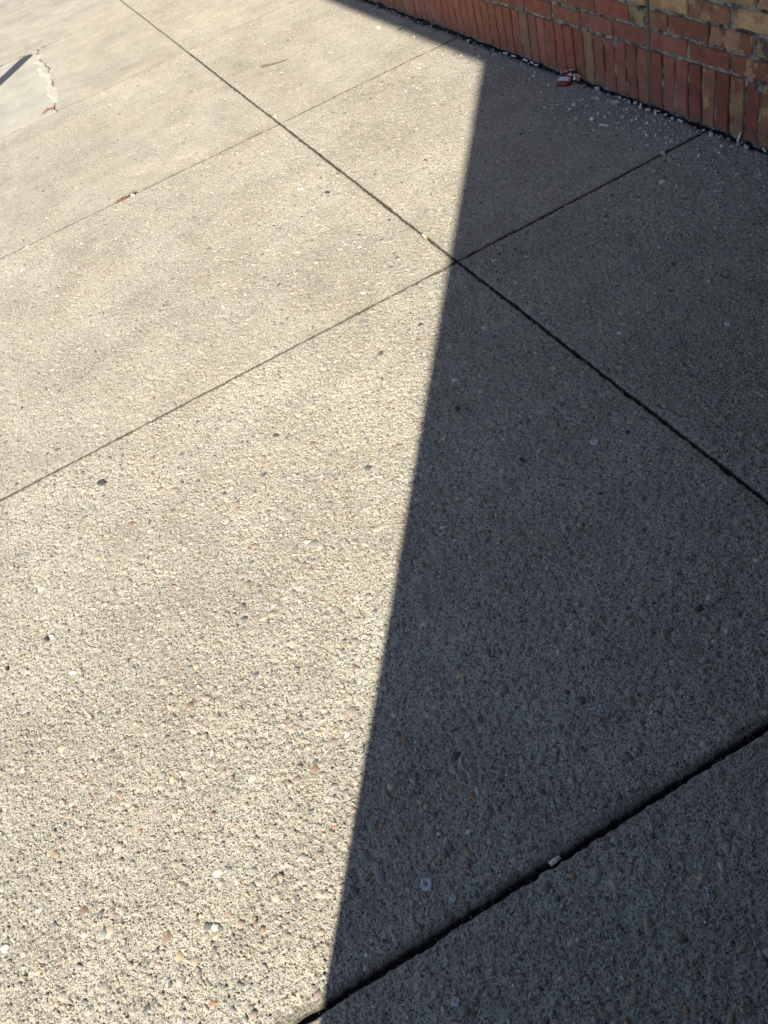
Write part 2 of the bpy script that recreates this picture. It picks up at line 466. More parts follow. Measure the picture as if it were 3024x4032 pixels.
# near / middle / far columns of slabs
for i in range(len(XB) - 1):
    x1 = XB[i] - XGAP[i] / 2; x0 = XB[i + 1] + XGAP[i + 1] / 2
    xm = (x0 + x1) / 2
    smooth = float(np.interp(xm, [-8.5, -6.7, -4.9, -3.2, -1.4], [.62, .55, .42, .16, 0.0]))
    for r in range(3):
        y1 = YA[r] - YGAP[r] / 2; y0 = YA[r + 1] + YGAP[r + 1] / 2
        fine = (r < 2 and i >= 1 and i <= 6)
        er = .0068 if (i in (1, 2) and r < 2) else (.0065 if i < 5 else .004)
        if i == 5 and r == 1:
            # the cross slab broken and partly replaced by a pale smooth patch
            e = lambda X: (np.interp(X, [-7.61, -7.2, -6.9, -6.6, -6.3, -6.05, -5.85], [.150, .125, .150, .122, .108, .072, .030])
                           + (vnoise(X, X * 0, .06, 5) - .5) * .03)
            mk = .0
            s1 = make_slab(x0 - .0024, x1, y0, mk - .004, .004, .95, .88, True, skew=lambda X: e(X), dirty=(.1, .25, 0, .25), lift=-.0008)
            # the rest of the slab follows the ragged break
            s3 = make_slab(x0, x1, mk, y1, .003, .72, .06, True, dirty=(.1, .25, 0, .3))
            s3m = s3.data
            co = np.empty(len(s3m.vertices) * 3, np.float32); s3m.vertices.foreach_get('co', co); co = co.reshape(-1, 3)
            t = np.clip((co[:, 1] - mk) / (y1 - mk), 0, 1)
            co[:, 1] += (mk + e(co[:, 0]) + .0025) * (1 - t)
            s3m.vertices.foreach_set('co', co.ravel()); s3m.update()
            # white mortar smeared along the break
            tx = np.linspace(-7.45, -6.0, 60)
            lo = e(tx) - .012 - .085 * vnoise(tx, tx * 0, .13, 81) * np.sin(np.pi * (tx + 7.45) / 1.45) ** .5
            hi = e(tx) - .004 + .05 * np.clip(vnoise(tx, tx * 0, .11, 82) - .45, 0, 1)
            Vw, Fw = [], []
            for j_ in range(60):
                for k_ in range(7):
                    yy = lo[j_] + (hi[j_] - lo[j_]) * k_ / 6
                    Vw.append((tx[j_], yy, float(slab_height(tx[j_], yy, np.float64(.1))) + (.0022 if 0 < k_ < 6 and 0 < j_ < 59 else -.003) + random.uniform(0, .0012)))
            for j_ in range(59):
                for k_ in range(6):
                    Fw.append((j_ * 7 + k_, (j_ + 1) * 7 + k_, (j_ + 1) * 7 + k_ + 1, j_ * 7 + k_ + 1))
            obj('mortar_smear', mesh_py('mortar_smear', Vw, Fw, M['smear'], True), s1)
            s1['label'] = 'pale smooth repair patch in the broken slab'
            continue
        dl = .28 if i in (1, 2) else .25
        s = make_slab(x0, x1, y0, y1, er, smooth, 0.0, fine, dirty=(dl, .7 if i == 2 else dl, .15, .8 if r == 0 else dl) if fine else (0, 0, 0, 0))
        if fine and i <= 5:
            den = {1: (6000, 1500), 2: (6500, 1400), 3: (4000, 850), 4: (1600, 420), 5: (700, 260)}[i]
            if i == 1: aggregate(s, x0, 0.0, y0 if r else y0, y1, *den)
            else: aggregate(s, x0, x1, y0, y1, *den)

def strip(x0, x1, y0, y1, st, z, amp, seed, mat):
    xs_ = np.arange(x0, x1 + st, st); ys_ = np.linspace(y0, y1, max(3, int((y1 - y0) / .006)))
    if (y1 - y0) > (x1 - x0):
        ys_ = np.arange(y0, y1 + st, st); xs_ = np.linspace(x0, x1, max(3, int((x1 - x0) / .006)))
    X, Y = np.meshgrid(xs_, ys_, indexing='ij')
    Z = z + (vnoise(X, Y, .05, seed) - .5) * amp + (vnoise(X, Y, .012, seed + 1) - .5) * amp * .7
    nx, ny = X.shape; idx = np.arange(nx * ny).reshape(nx, ny)
    Q = np.stack([idx[:-1, :-1], idx[1:, :-1], idx[1:, 1:], idx[:-1, 1:]], -1).reshape(-1, 4)
    return np.stack([X, Y, Z], -1).reshape(-1, 3), Q

def merged(parts):
    V, Q, k = [], [], 0
    for v_, q_ in parts:
        V.append(v_); Q.append(q_ + k); k += len(v_)
    return np.concatenate(V), np.concatenate(Q)

parts = []
for i, x in enumerate(XB[1:-1]):
    depth = {0: -.018, 1: -.026, 2: -.013, 3: -.008}.get(i, -.0045)
    parts.append(strip(x - .017, x + .017, -2.7, 1.97, .012, depth, .007 if i < 4 else .004, 40 + i, None))
parts.append(strip(-11.06, -2.45, .941 - .014, .941 + .014, .012, -.0075, .006, 60, None))
parts.append(strip(-2.45, 2.9, .941 - .014, .941 + .014, .012, -.018, .008, 61, None))
parts.append(strip(-11.06, 2.9, -.905 - .014, -.905 + .014, .03, -.010, .005, 62, None))
V, Q = merged(parts)
obj('joint_soil', mesh_np('joint_soil', V, Q.ravel(), np.full(len(Q), 4), M['dirt'], True), pavement, kind='stuff')
V, Q = strip(-9.5, 2.9, 1.925, 1.985, .008, -.005, .011, 70, None)
obj('gutter_soil', mesh_np('gutter_soil', V, Q.ravel(), np.full(len(Q), 4), M['gutter'], True), pavement, kind='stuff')

# ------------------------------------------------------------------ brick wall
WY = 1.974
CX, CY, CH = 0.266, -0.8553, 3.713
PIT = .0677
CJ = -2.6145                                               # control joint
wall = empty('brick_wall', (CJ, WY, 0), label='red and tan brick wall with a soldier course at its foot beside the pavement', category='wall')
wall_origin = Vector((CJ, WY, 0))

def brick_mesh(w_, h_, seed, nw, nh, wob):
    """front face towards -Y at y=0, worn outline, chamfered arris"""
    r = np.random.default_rng(seed)
    pts = []
    for k in range(nw): pts.append((-w_ / 2 + w_ * k / nw, -h_ / 2))
    for k in range(nh): pts.append((w_ / 2, -h_ / 2 + h_ * k / nh))
    for k in range(nw): pts.append((w_ / 2 - w_ * k / nw, h_ / 2))
    for k in range(nh): pts.append((-w_ / 2, h_ / 2 - h_ * k / nh))
    P = np.array(pts); n = len(P)
    P = P + r.normal(0, wob, P.shape)
    c = P.mean(0)
    inn = P - np.sign(P - c) * np.minimum(np.abs(P - c), .0032) * (.75 + .5 * r.random(P.shape))
    V = [(x, r.normal(0, .0006), z) for x, z in inn] + [(x, .0034 + abs(r.normal(0, .0006)), z) for x, z in P] + [(x, .05, z) for x, z in P]
    F = [tuple(range(n))]
    for a, b in ((0, n), (n, 2 * n)):
        for k in range(n):
            F.append((a + k, b + k, b + (k + 1) % n, a + (k + 1) % n))
    return mesh_py('brick', V, [tuple(f_) for f_ in F], M['brick'])

SOL = [brick_mesh(.0588, .1915, 100 + k, 1, 6, .0012) for k in range(10)]
STR = [brick_mesh(.1935, .0580, 200 + k, 6, 1, .0010) for k in range(8)]
HALF = [brick_mesh(.0930, .0585, 300 + k, 3, 1, .0009) for k in range(3)]

RED = (.310, .104, .070); PINK = (.315, .118, .084); DRED = (.265, .080, .060); BROWN = (.315, .150, .085)
TAN = (.47, .275, .140); BUFF = (.56, .355, .185); OLIVE = (.36, .270, .140); CHAR = (.13, .105, .070); SALM = (.46, .24, .145)
RB = (.300, .116, .068)

def jit(c, a=.10):
    m_ = 1 + random.uniform(-a, a)
    return tuple(max(.01, ch * m_ * (1 + random.uniform(-.04, .04))) for ch in c)

def place(me, x, z, base, second, third, mottle):
    o = bpy.data.objects.new('brick', me)
    link(o, wall)
    o.location = Vector((x, WY + random.uniform(-.0012, .0016), z)) - wall_origin
    o.rotation_euler = (random.uniform(-.006, .006), random.uniform(-.007, .007), random.uniform(-.008, .008))
    o.color = (*jit(base), 1)
    o['second'] = [float(q) for q in second]; o['third'] = [float(q) for q in third]; o['mottle'] = float(mottle)
    return o

# soldier course: right of the control joint k = 0, 1, 2 ...; left of it k = -1, -2 ...
special = {0: RED, 1: PINK, 2: PINK, 3: DRED, 4: BROWN, 5: DRED, 6: (.39, .205, .108), 7: DRED, 8: BROWN, 9: RED, 10: BROWN, 11: DRED,
           -1: PINK, -2: RED, -3: PINK, -4: PINK, -5: RB, -6: (.33, .175, .110), -7: RB, -8: RED, -9: RED, -10: RED, -11: PINK,
           -12: PINK, -13: (.32, .170, .105), -14: RED, -15: RB, -31: (.33, .175, .11)}
n_individual = 0
for k in range(-58, 22):
    x = CJ + PIT * (k + .5) + (.0035 if k >= 0 else -.0035)
    base = special.get(k, random.choice([RED, RED, RB, PINK, RED]))
    mot = .55 if base is BROWN or k == 6 else random.choice([.0, .05, .1])
    sec = RED if k == 6 else (TAN if base is BROWN else RB)
    place(random.choice(SOL), x, .1005, base, sec, SALM, mot)
    n_individual += 1

ROWS = [.2374, .3051, .3728, .4405, .5082, .5759]
pal_low = [RED, RB, RED, DRED]
row_special = {
    (0, 0): (PINK, RB, SALM, .1), (0, 1): (RED, DRED, SALM, .1), (0, 2): (RB, TAN, SALM, .75), (0, 3): (RB, TAN, BROWN, .6),
    (0, -1): (PINK, RED, SALM, .1), (0, -2): (PINK, RED, SALM, .1), (0, -3): (RB, RED, SALM, .2), (0, -4): (RED, RB, SALM, .1), (0, -5): (RB, RED, TAN, .2),
    (1, 0): (BROWN, RB, TAN, .4), (1, 1): (RB, SALM, BROWN, .35), (1, 2): (RB, SALM, TAN, .85), (1, 3): (OLIVE, CHAR, TAN, .9), (1, 4): (RB, TAN, SALM, .6),
    (1, -1): (OLIVE, CHAR, TAN, .7), (1, -2): (RED, RB, SALM, .1), (1, -3): (RB, RED, TAN, .25), (1, -4): (RB, TAN, RED, .5), (1, -5): (RB, TAN, RED, .5),
    (2, 0): (TAN, BUFF, BROWN, .6), (2, 1): (TAN, BROWN, CHAR, .85), (2, 2): (BUFF, SALM, CHAR, .6), (2, 3): (TAN, BUFF, BROWN, .5),
    (2, -1): (TAN, BUFF, RB, .5), (2, -2): (BROWN, TAN, RB, .6), (2, -3): (RB, BROWN, TAN, .6),
    (3, 0): (BUFF, TAN, BROWN, .6), (3, 1): (BUFF, TAN, BROWN, .6), (3, 2): (TAN, BUFF, RB, .5), (3, 3): (BUFF, SALM, TAN, .6), (3, -1): (BUFF, TAN, BROWN, .5),
}
L = .2032
for ri, z in enumerate(ROWS):
    half = (ri % 2 == 1)
    for side in (1, -1):
        for n in range(0, 18 if side < 0 else 8):
            key = (ri, n if side > 0 else -(n + 1))
            if half and n == 0:
                xc, me = CJ + side * (.0055 + .0965 / 2), random.choice(HALF)
            else:
                start = L / 2 if half else 0
                xc, me = CJ + side * (.003 + start + (n - (1 if half else 0)) * L + L / 2), random.choice(STR)
            if key in row_special: b_, s_, t_, mo = row_special[key]
            elif ri == 0: b_, s_, t_, mo = random.choice(pal_low), RB, TAN, .2
            elif ri == 1: b_, s_, t_, mo = random.choice([RB, BROWN, RED]), TAN, SALM, .4
            else: b_, s_, t_, mo = random.choice([TAN, BUFF, BROWN, BUFF]), random.choice([BUFF, TAN, BROWN]), RB, .6
            place(me, xc, z, b_, s_, t_, mo)
            n_individual += 1

# the bricks higher up and further along, out of the photograph: one joined mass
Vm, Fm, Cm = [], [], []
def mass_brick(x0, x1, z0, z1, c):
    k_ = len(Vm); y0 = WY + random.uniform(-.001, .0015)
    ch = .003
    Vm.extend([(x0 + ch, y0, z0 + ch), (x1 - ch, y0, z0 + ch), (x1 - ch, y0, z1 - ch), (x0 + ch, y0, z1 - ch)])
    Vm.extend([(x0, y0 + ch, z0), (x1, y0 + ch, z0), (x1, y0 + ch, z1), (x0, y0 + ch, z1)])
    Vm.extend([(x0, y0 + .04, z0), (x1, y0 + .04, z0), (x1, y0 + .04, z1), (x0, y0 + .04, z1)])
    Cm.extend([c] * 12)
    Fm.append((k_, k_ + 1, k_ + 2, k_ + 3))
    for a in (0, 4):
        for q in range(4):
            Fm.append((k_ + a + q, k_ + a + 4 + q, k_ + a + 4 + (q + 1) % 4, k_ + a + (q + 1) % 4))
for k in list(range(-96, -58)) + list(range(22, 41)):
    x = CJ + PIT * k + (.0035 if k >= 0 else -.0035)
    mass_brick(x + .0035, x + PIT - .0035, .004, .196, jit(random.choice([RED, RB, PINK, BROWN])))
for ri in range(62):
    z = .2374 + ri * PIT
    if z > CH - .04: break
    off = L / 2 if ri % 2 else 0
    for n in range(-33, 19):
        x0 = CJ + n * L + off; xc = x0 + L / 2
        if ri < 6:
            lim = CJ - (17.5 * L if ri % 2 else 18 * L) + .01, CJ + (7.5 * L if ri % 2 else 8 * L) - .01
            if lim[0] < xc < lim[1]: continue
        if x0 < -9.3 or x0 + L > CX - .01: continue
        if x0 < CJ - .001 < x0 + L - .001:
            mass_brick(x0 + .004, CJ - .006, z - .029, z + .029, jit(random.choice([TAN, BUFF])))
            mass_brick(CJ + .006, x0 + L - .004, z - .029, z + .029, jit(random.choice([TAN, BUFF])))
            continue
        mass_brick(x0 + .0045, x0 + L - .0045, z - .029, z + .029, jit(random.choice([TAN, BUFF, BUFF, BROWN, OLIVE]), .15))
o = obj('brick_courses', mesh_py('brick_courses', np.array(Vm) - np.array(wall_origin), Fm, M['brick_mass'], False, np.array(Cm)), wall, kind='stuff')

# mortar: a raked, uneven bed behind the brick faces
xs_ = np.concatenate([np.linspace(-9.3, -6.3, 60)[:-1], np.arange(-6.3, -1.2, .005), np.linspace(-1.2, CX, 50)[1:]])
zs_ = np.concatenate([np.arange(-.05, .55, .005), np.linspace(.56, CH - .01, 60)])
X, Z = np.meshgrid(xs_, zs_, indexing='ij')
soldier = (Z < .199)
dep = .0022 + .0075 * np.clip(vnoise(X, Z, .045, 90) * 1.9 - .5, 0, 1) + (vnoise(X, Z, .012, 91) - .5) * .003
dep = np.where(soldier, dep + .003 * vnoise(X, Z, .09, 92), dep * .75 + .0015)
bed = (np.abs(Z - .2030) < .0075) & (vnoise(X, Z, .10, 97) > .22)
dep = np.where(bed, .0022 + .003 * vnoise(X, Z, .03, 93), dep)
P = np.stack([X - CJ, dep, Z], -1).reshape(-1, 3)
nx, ny = X.shape; idx = np.arange(nx * ny).reshape(nx, ny)
Q = np.stack([idx[:-1, :-1], idx[1:, :-1], idx[1:, 1:], idx[:-1, 1:]], -1).reshape(-1, 4)
obj('mortar', mesh_np('mortar', P, Q.ravel(), np.full(len(Q), 4), M['mortar'], True), wall)
v, f = box(-9.3 - CJ, CX - CJ, .03, .25, -.05, CH - .01)
obj('wall_core', mesh_py('wall_core', v, f, M['mortar']), wall)
# sealant strip in the control joint: two ridges and a hollow
zz = np.arange(.0, CH - .01, .012)
prof = [(-.0062, .012), (-.0052, .0012), (-.0036, .0003), (-.0018, .0040), (.0000, .0052), (.0020, .0036), (.0040, -.0004), (.0054, .0012), (.0064, .012)]
Vs = []
for z in zz:
    wob = (vnoise(np.array([z]), np.array([0.]), .05, 95)[0] - .5) * .004
    wid = 1 + (vnoise(np.array([z]), np.array([3.]), .08, 96)[0] - .5) * .5
    for a, b in prof:
        Vs.append((a * wid + wob, b + random.uniform(-.0005, .0005), z))
m_ = len(prof)
Fs = [(i * m_ + j, i * m_ + j + 1, (i + 1) * m_ + j + 1, (i + 1) * m_ + j) for i in range(len(zz) - 1) for j in range(m_ - 1)]
obj('control_joint', mesh_py('control_joint', Vs, Fs, M['sealant'], True), wall)

# ------------------------------------------------------------------ the entry that casts the shade (beside and above the camera)
side = empty('side_wall', (CX, 0.3, 0), label='plain wing wall beside the entry, its end casting the slanting shadow edge', category='wall')
v, f = box(0, .35, CY - .3, WY - .302, -.05, CH + .35)
obj('wall_panel', mesh_py('wall_panel', v, f, M['render']), side)
v, f = box(-.012, .362, CY - .312 + .014, WY - .303, -.05, .18)
obj('plinth', mesh_py('plinth', [(a + .014 if a < 0 else a, b, c) for a, b, c in v], f, M['mortar']), side)
can = empty('entrance_canopy', (-4, .3, CH), label='unseen flat roof slab over the pavement, kept short to let sky light onto the brick wall', category='canopy')
v, f = box(2.05, CX + 4 - .003, CY - .3, WY - .3, 0, .28)  # unseen canopy, its length cut so sky light reaches the brick wall
obj('roof_slab', mesh_py('roof_slab', v, f, M['render']), can)
v, f = box(2.03, CX + 4 - .005, CY - .3 - .02, CY - .303, .03, .34)
obj('fascia', mesh_py('fascia', v, f, M['steel']), can)

# post whose shadow tip falls on the pale patch
PH = 1.06
tip = at(104, 222)
PL = PH / math.tan(SUN_EL)
pb = tip + SUN_H * PL
post = empty('bollard', (pb.x, pb.y, 0), label='grey steel bollard with a domed cap left of the pale repair patch', category='bollard')
def lathe(profile, n=20):
    V, F = [], []
    for r_, z in profile:
        for k in range(n): V.append((r_ * math.cos(2 * math.pi * k / n), r_ * math.sin(2 * math.pi * k / n), z))
    for i in range(len(profile) - 1):
        for k in range(n): F.append((i * n + k, i * n + (k + 1) % n, (i + 1) * n + (k + 1) % n, (i + 1) * n + k))
    F.append(tuple(range(n))[::-1]); F.append(tuple((len(profile) - 1) * n + k for k in range(n)))
    return V, F
v, f = lathe([(.056, -.02), (.056, PH - .05)])
obj('shaft', mesh_py('shaft', v, f, M['steel'], True), post)
v, f = lathe([(.056, PH - .05), (.0575, PH - .045), (.0575, PH - .02), (.050, PH - .006), (.03, PH + .004), (.005, PH + .008)])
obj('cap', mesh_py('cap', v, f, M['steel'], True), post)
v, f = lathe([(.10, -.01), (.10, .008), (.06, .012)])
obj('base_plate', mesh_py('base_plate', v, f, M['steel'], True), post)

# ------------------------------------------------------------------ litter and small things
def ground_z(x, y):
    return float(slab_height(np.array([x]), np.array([y]), COARSE(np.array([x])))[0])

def tube(length, r, n=12, segs=5, crush=.25, bend=.0, seed=0):
    rr = np.random.default_rng(seed)
    V, F = [], []
    for i in range(segs + 1):
        t = i / segs; x = (t - .5) * length
        cr = 1 - crush * (.5 + .5 * rr.random())
        for k in range(n):
            a = 2 * math.pi * k / n
            V.append((x + rr.normal(0, .0002), r * math.cos(a) * (1 + (1 - cr) * .4) + bend * math.sin(math.pi * t), r * math.sin(a) * cr + r * cr))
    for i in range(segs):
        for k in range(n): F.append((i * n + k, (i + 1) * n + k, (i + 1) * n + (k + 1) % n, i * n + (k + 1) % n))
    F.append(tuple(range(n))[::-1] if False else tuple(range(n)))
    F.append(tuple(segs * n + k for k in range(n))[::-1])
    return V, F

def butt(p0, p1, label, z=None, r=.0038, end='ash', flip=False, body='paper', min_len=None, crush=.3, lean=None):
    """cigarette end lying between two pixels of the photograph"""
    a, b = at(*p0), at(*p1)
    c = (a + b) / 2; d = b - a
    ln = max(min_len or .012, min(.042, d.length))
    zz_ = ground_z(c.x, c.y) if z is None else z
    o_ = empty('cigarette_butt', (c.x, c.y, zz_ + .0002), label=label, category='cigarette butt', group='cigarette ends littering the pavement')
    ang = math.atan2(d.y, d.x)
    o_.rotation_euler = (0, 0, ang)
    sgn = -1 if flip else 1
    f1 = .72
    v_, f_ = tube(ln * f1, r, seed=len(bpy.data.objects), crush=crush, bend=random.uniform(-.001, .001))
    q = obj('paper_tube', mesh_py('paper_tube', v_, f_, M[body], True), o_); q.location.x = -sgn * ln * (1 - f1) / 2
    v_, f_ = tube(ln * (1 - f1) * .98, r * (.96 if end == 'filter' else .86), segs=2, seed=len(bpy.data.objects), crush=crush)
    q = obj('filter_tip' if end == 'filter' else 'burnt_end', mesh_py('tip', v_, f_, M[end], True), o_); q.location.x = sgn * ln * f1 / 2
    if lean is not None: o_.rotation_euler = lean
    return o_

JZ = -.0035
butt((1664, 922), (1681, 940), 'short white butt with an orange tip in the sunlit joint above the crossing', z=-.004, end='filter', r=.0042)
butt((94, 980), (114, 968), 'white butt lying in the sunlit joint at the left edge', z=-.003, end='filter', flip=True)
butt((82, 1069), (99, 1060), 'small white stub lying on sunlit concrete just below the left joint', end='paper', r=.0032)
butt((2362, 494), (2397, 499), 'clean white butt lying crosswise on the shaded slab below the red packet', end='paper')
butt((2334, 352), (2360, 347), 'white butt at the wall foot just right of the red packet', z=.001, end='ash', flip=True)
butt((2523, 428), (2524, 409), 'stubby white butt pointing at the wall beside the control joint', z=.0, end='paper', r=.0045)
butt((2578, 441), (2606, 441), 'white butt in the gutter just right of the control joint', z=.0, end='ash')
butt((2664, 471), (2688, 482), 'frayed white butt in the gutter left of the shaded joint end', z=.0, end='ash', flip=True)
lb = butt((2896, 566), (2903, 548), 'white butt standing up against the tan soldier brick', z=.0, end='paper', r=.0042)
p = at(2901, 561)
lb.location = (p.x, p.y + .012, .013); lb.rotation_euler = (0, math.radians(-68), math.radians(75))
butt((3004, 588), (3022, 606), 'yellowed butt in the gutter at the right edge', z=.0, end='ash', body='ivory')
butt((1983, 212), (2000, 214), 'leftmost of the white stubs lined up in the gutter left of the packet', z=.001, end='paper')
butt((2015, 223), (2031, 226), 'second white stub from the left in the gutter row left of the packet', z=.001, end='paper')
butt((2062, 238), (2077, 244), 'third white stub from the left in the gutter row left of the packet', z=.001, end='paper', r=.0044)
butt((2090, 247), (2105, 257), 'fourth white stub from the left in the gutter row left of the packet', z=.001, end='ash')
butt((2108, 258), (2124, 261), 'grey stub nearest the packet in the gutter row', z=.001, end='ash', body='chip')
butt((2165, 3402), (2204, 3371), 'white stub lying in the dark wide joint near the bottom', z=-.006, end='paper', r=.0042, min_len=.02)
butt((2222, 811), (2247, 802), 'pinkish stub lodged in the shaded joint right of the crossing', z=-.006, end='paper', body='pink')

def flake(px, py, rpx, label, cat='paper scrap', name='paper_scrap', mat='chip', thick=.0012, n=9, seed=0, elong=1.0, rot=0.0, dome=.0, z=0.0, curl=0.0):
    """irregular thin piece lying on the ground; rpx = half size in photograph pixels"""
    r_ = np.random.default_rng(seed + 500)
    c = at(px, py)
    s_ = (at(px + rpx, py) - c).length
    V = []
    base = []
    for k in range(n):
        a = 2 * math.pi * k / n + r_.uniform(-.2, .2)
        q = s_ * (1 + r_.uniform(-.28, .28))
        x, y = q * math.cos(a), q * math.sin(a) * elong
        base.append((x * math.cos(rot) - y * math.sin(rot), x * math.sin(rot) + y * math.cos(rot)))
    zl = [curl * s_ * (x / s_) ** 2 + r_.uniform(0, thick * .5) for x, y in base]
    V += [(x, y, -.0015 + zz_) for (x, y), zz_ in zip(base, zl)]
    V += [(x * .93, y * .93, thick + zz_) for (x, y), zz_ in zip(base, zl)]
    V += [(x * .5, y * .5, thick + dome * s_ + zz_ * .3 + r_.uniform(-.0003, .0003)) for (x, y), zz_ in zip(base, zl)]
    V.append((0, 0, thick + dome * s_ * .9))
    F = []
    for a, b in ((0, n), (n, 2 * n)):
        F += [(a + k, a + (k + 1) % n, b + (k + 1) % n, b + k) for k in range(n)]
    F += [(2 * n + k, 2 * n + (k + 1) % n, 3 * n) for k in range(n)]
    F.append(tuple(range(n))[::-1])
    o_ = obj(name, mesh_py(name, V, F, M[mat], True), None, label=label, category=cat)
    o_.location = (c.x, c.y, ground_z(c.x, c.y) + .0008 + z)
    return o_

GUM = 'flattened spots of chewing gum on the pavement'
def gum(px, py, rpx, label, seed, ring=False, mat='gum', elong=.9):
    """pressed gum: an uneven disc, one of them torn open in the middle"""
    r_ = np.random.default_rng(seed)
    c = at(px, py); s_ = ((at(px + rpx, py) - c).length + (at(px, py + rpx) - c).length) / 2
    n = 26; rings = [1.05, .95, .75, .5, .28, .12]
    V, F = [], []
    wob = 1 + .16 * np.sin(np.arange(n) * .9 + seed) * r_.random(n) + r_.uniform(-.13, .13, n)
    for i, q in enumerate(rings):
        for k in range(n):
            a = 2 * math.pi * k / n
            rr_ = s_ * q * (wob[k] * q + (1 - q))
            h = [-.001, .0012, .0019, .0017, .0012, .0011][i] + r_.uniform(-.0004, .0004)
            if ring and i >= 4: h = -.0003 if i == 4 else -.002
            V.append((rr_ * math.cos(a), rr_ * math.sin(a) * elong, h))
    for i in range(len(rings) - 1):
        for k in range(n): F.append((i * n + k, i * n + (k + 1) % n, (i + 1) * n + (k + 1) % n, (i + 1) * n + k))
    if not ring: F.append(tuple((len(rings) - 1) * n + k for k in range(n)))
    o_ = obj('chewing_gum', mesh_py('chewing_gum', V, F, M[mat], True), None, label=label, category='chewing gum', group=GUM)
    o_.location = (c.x, c.y, ground_z(c.x, c.y) + .0012)
    return o_
gum(1681, 3480, 27, 'large pale blob of old gum with a hole, above the wide dark joint', 1, ring=True)
gum(1796, 3944, 20, 'round grey gum spot below the wide dark joint at the bottom', 2)
gum(2342, 1740, 15, 'small pale gum fleck below the diagonal joint in mid shade', 3)
gum(2864, 1277, 12, 'narrow pale gum fleck on the right-hand slab near the edge', 4, elong=.6)
gum(1786, 3536, 14, 'small grey gum spot right of the large holed blob', 5)

STAIN = 'white crusty deposits on the shaded slabs'
def deposit(px, py, rpx, label, seed, spread=1.6):
    r_ = np.random.default_rng(seed)
    c = at(px, py); s_ = (at(px + rpx, py) - c).length
    n = 34
    q = r_.normal(0, 1, (n, 2)) * s_ * .5 * np.array([1, spread])
    xy = q + np.array([c.x, c.y])
    size = s_ * r_.uniform(.10, .42, n) * np.exp(-(q ** 2).sum(1) / (2 * s_ * s_))
    me = stone_mesh(xy, np.clip(size, .0008, .01), 'white_deposit', .0005, np.tile([(.45, .46, .5)], (n, 1)), mat='salt', dome=np.full(n, .0021))
    return obj('white_deposit', me, None, label=label, category='deposit', group=STAIN)
deposit(2866, 2484, 26, 'splashed white deposit on the dark slab near the right edge', 31)
deposit(3012, 2484, 22, 'white deposit cut by the right edge of the picture', 32)
deposit(2366, 2790, 26, 'loose white streak on the dark slab left of the right edge', 33)
deposit(2990, 692, 24, 'pale smear on the shaded slab by the right end of the wall', 34)
deposit(2823, 755, 18, 'faint white star-shaped deposit below the shaded joint', 35)
deposit(2790, 3500, 26, 'faint grey deposit below the wide dark joint', 36)

flake(2609, 718, 13, 'flat white paper scrap on the slab right of the shaded joint', seed=1, n=6, curl=.15)
flake(2752, 614, 9, 'crumpled white paper pellet below the end of the shaded joint', seed=2, dome=.35)
flake(2779, 668, 10, 'pointed white chip on the shaded slab right of the paper scrap', seed=3, n=6, elong=.4, rot=.6)
flake(20, 3736, 17, 'smooth white pebble at the left edge near the bottom', 'pebble', 'pebble', 'chip', .001, 12, 4, .75, .8, .05)
flake(287, 2649, 13, 'bright white chip lying on the sunlit concrete low on the left', seed=5, elong=.55, rot=1.0)
flake(207, 2508, 12, 'cream flake beside a black crumb on the sunlit concrete', 'flake', 'pale_flake', 'chip', .003, 9, 6, .6, .4)
flake(186, 2519, 14, 'black crumb beside a cream flake on the sunlit concrete', 'crumb', 'black_crumb', 'ash', .004, 7, 7, .45, .2)
flake(30, 2636, 12, 'thin black crumb near the left edge of the sunlit concrete', 'crumb', 'black_crumb', 'ash', .003, 7, 8, .4, .1)
flake(401, 1902, 17, 'dark slate oval pebble set in the sunlit slab below the long joint', 'pebble', 'pebble', 'dark_chip', .0012, 12, 9, .75, .5)
flake(1291, 758, 13, 'dark angular chip on the sunlit slab left of the long joint', 'chip', 'stone_chip', 'dark_chip', .0015, 7, 10, .6, .3)
flake(1184, 744, 13, 'white splash flake left of the dark angular chip', 'flake', 'pale_flake', 'chip', .001, 8, 11, .5, .5)
flake(1087, 460, 6, 'bright white pebble just above the upper joint crossing', 'pebble', 'pebble', 'chip', .004, 9, 12, .8, 0, .3)
flake(1802, 1614, 11, 'black crumb just inside the shadow right of the slanting edge', 'crumb', 'black_crumb', 'ash', .006, 7, 13, .7, .4, .3)
flake(2055, 1812, 12, 'black crumb further inside the shadow, level with the first pebbles', 'crumb', 'black_crumb', 'ash', .006, 7, 14, .6, .1, .2)
flake(1675, 632, 9, 'small brown flake on the bright slab near the shadow corner', 'flake', 'brown_flake', 'grass', .002, 6, 15, .5, .2)
flake(525, 771, 9, 'white chip at the end of the dead grass in the sunlit joint', 'chip', 'stone_chip', 'chip', .003, 8, 16, .6, .4, .2)
flake(505 * .4822 + 1250 - 3, 3.5 + 106, 10, 'pale chip beside the shadow line near the top of the wall', 'chip', 'stone_chip', 'chip', .003, 8, 17, .5, .3, .2)
flake(2790, 1272 - 159, 6, 'tiny white cube of glass on the right-hand shaded slab', 'chip', 'glass_chip', 'chip', .005, 4, 18, .9, .3, .2)
flake(2514, 1755, 8, 'tiny pale flake right of the small gum fleck in mid shade', 'flake', 'pale_flake', 'chip', .001, 7, 19, .6, .3)
flake(2444, 2301, 9, 'tiny bluish white fleck high on the large dark slab', 'flake', 'pale_flake', 'salt', .001, 7, 20, .6, .3)

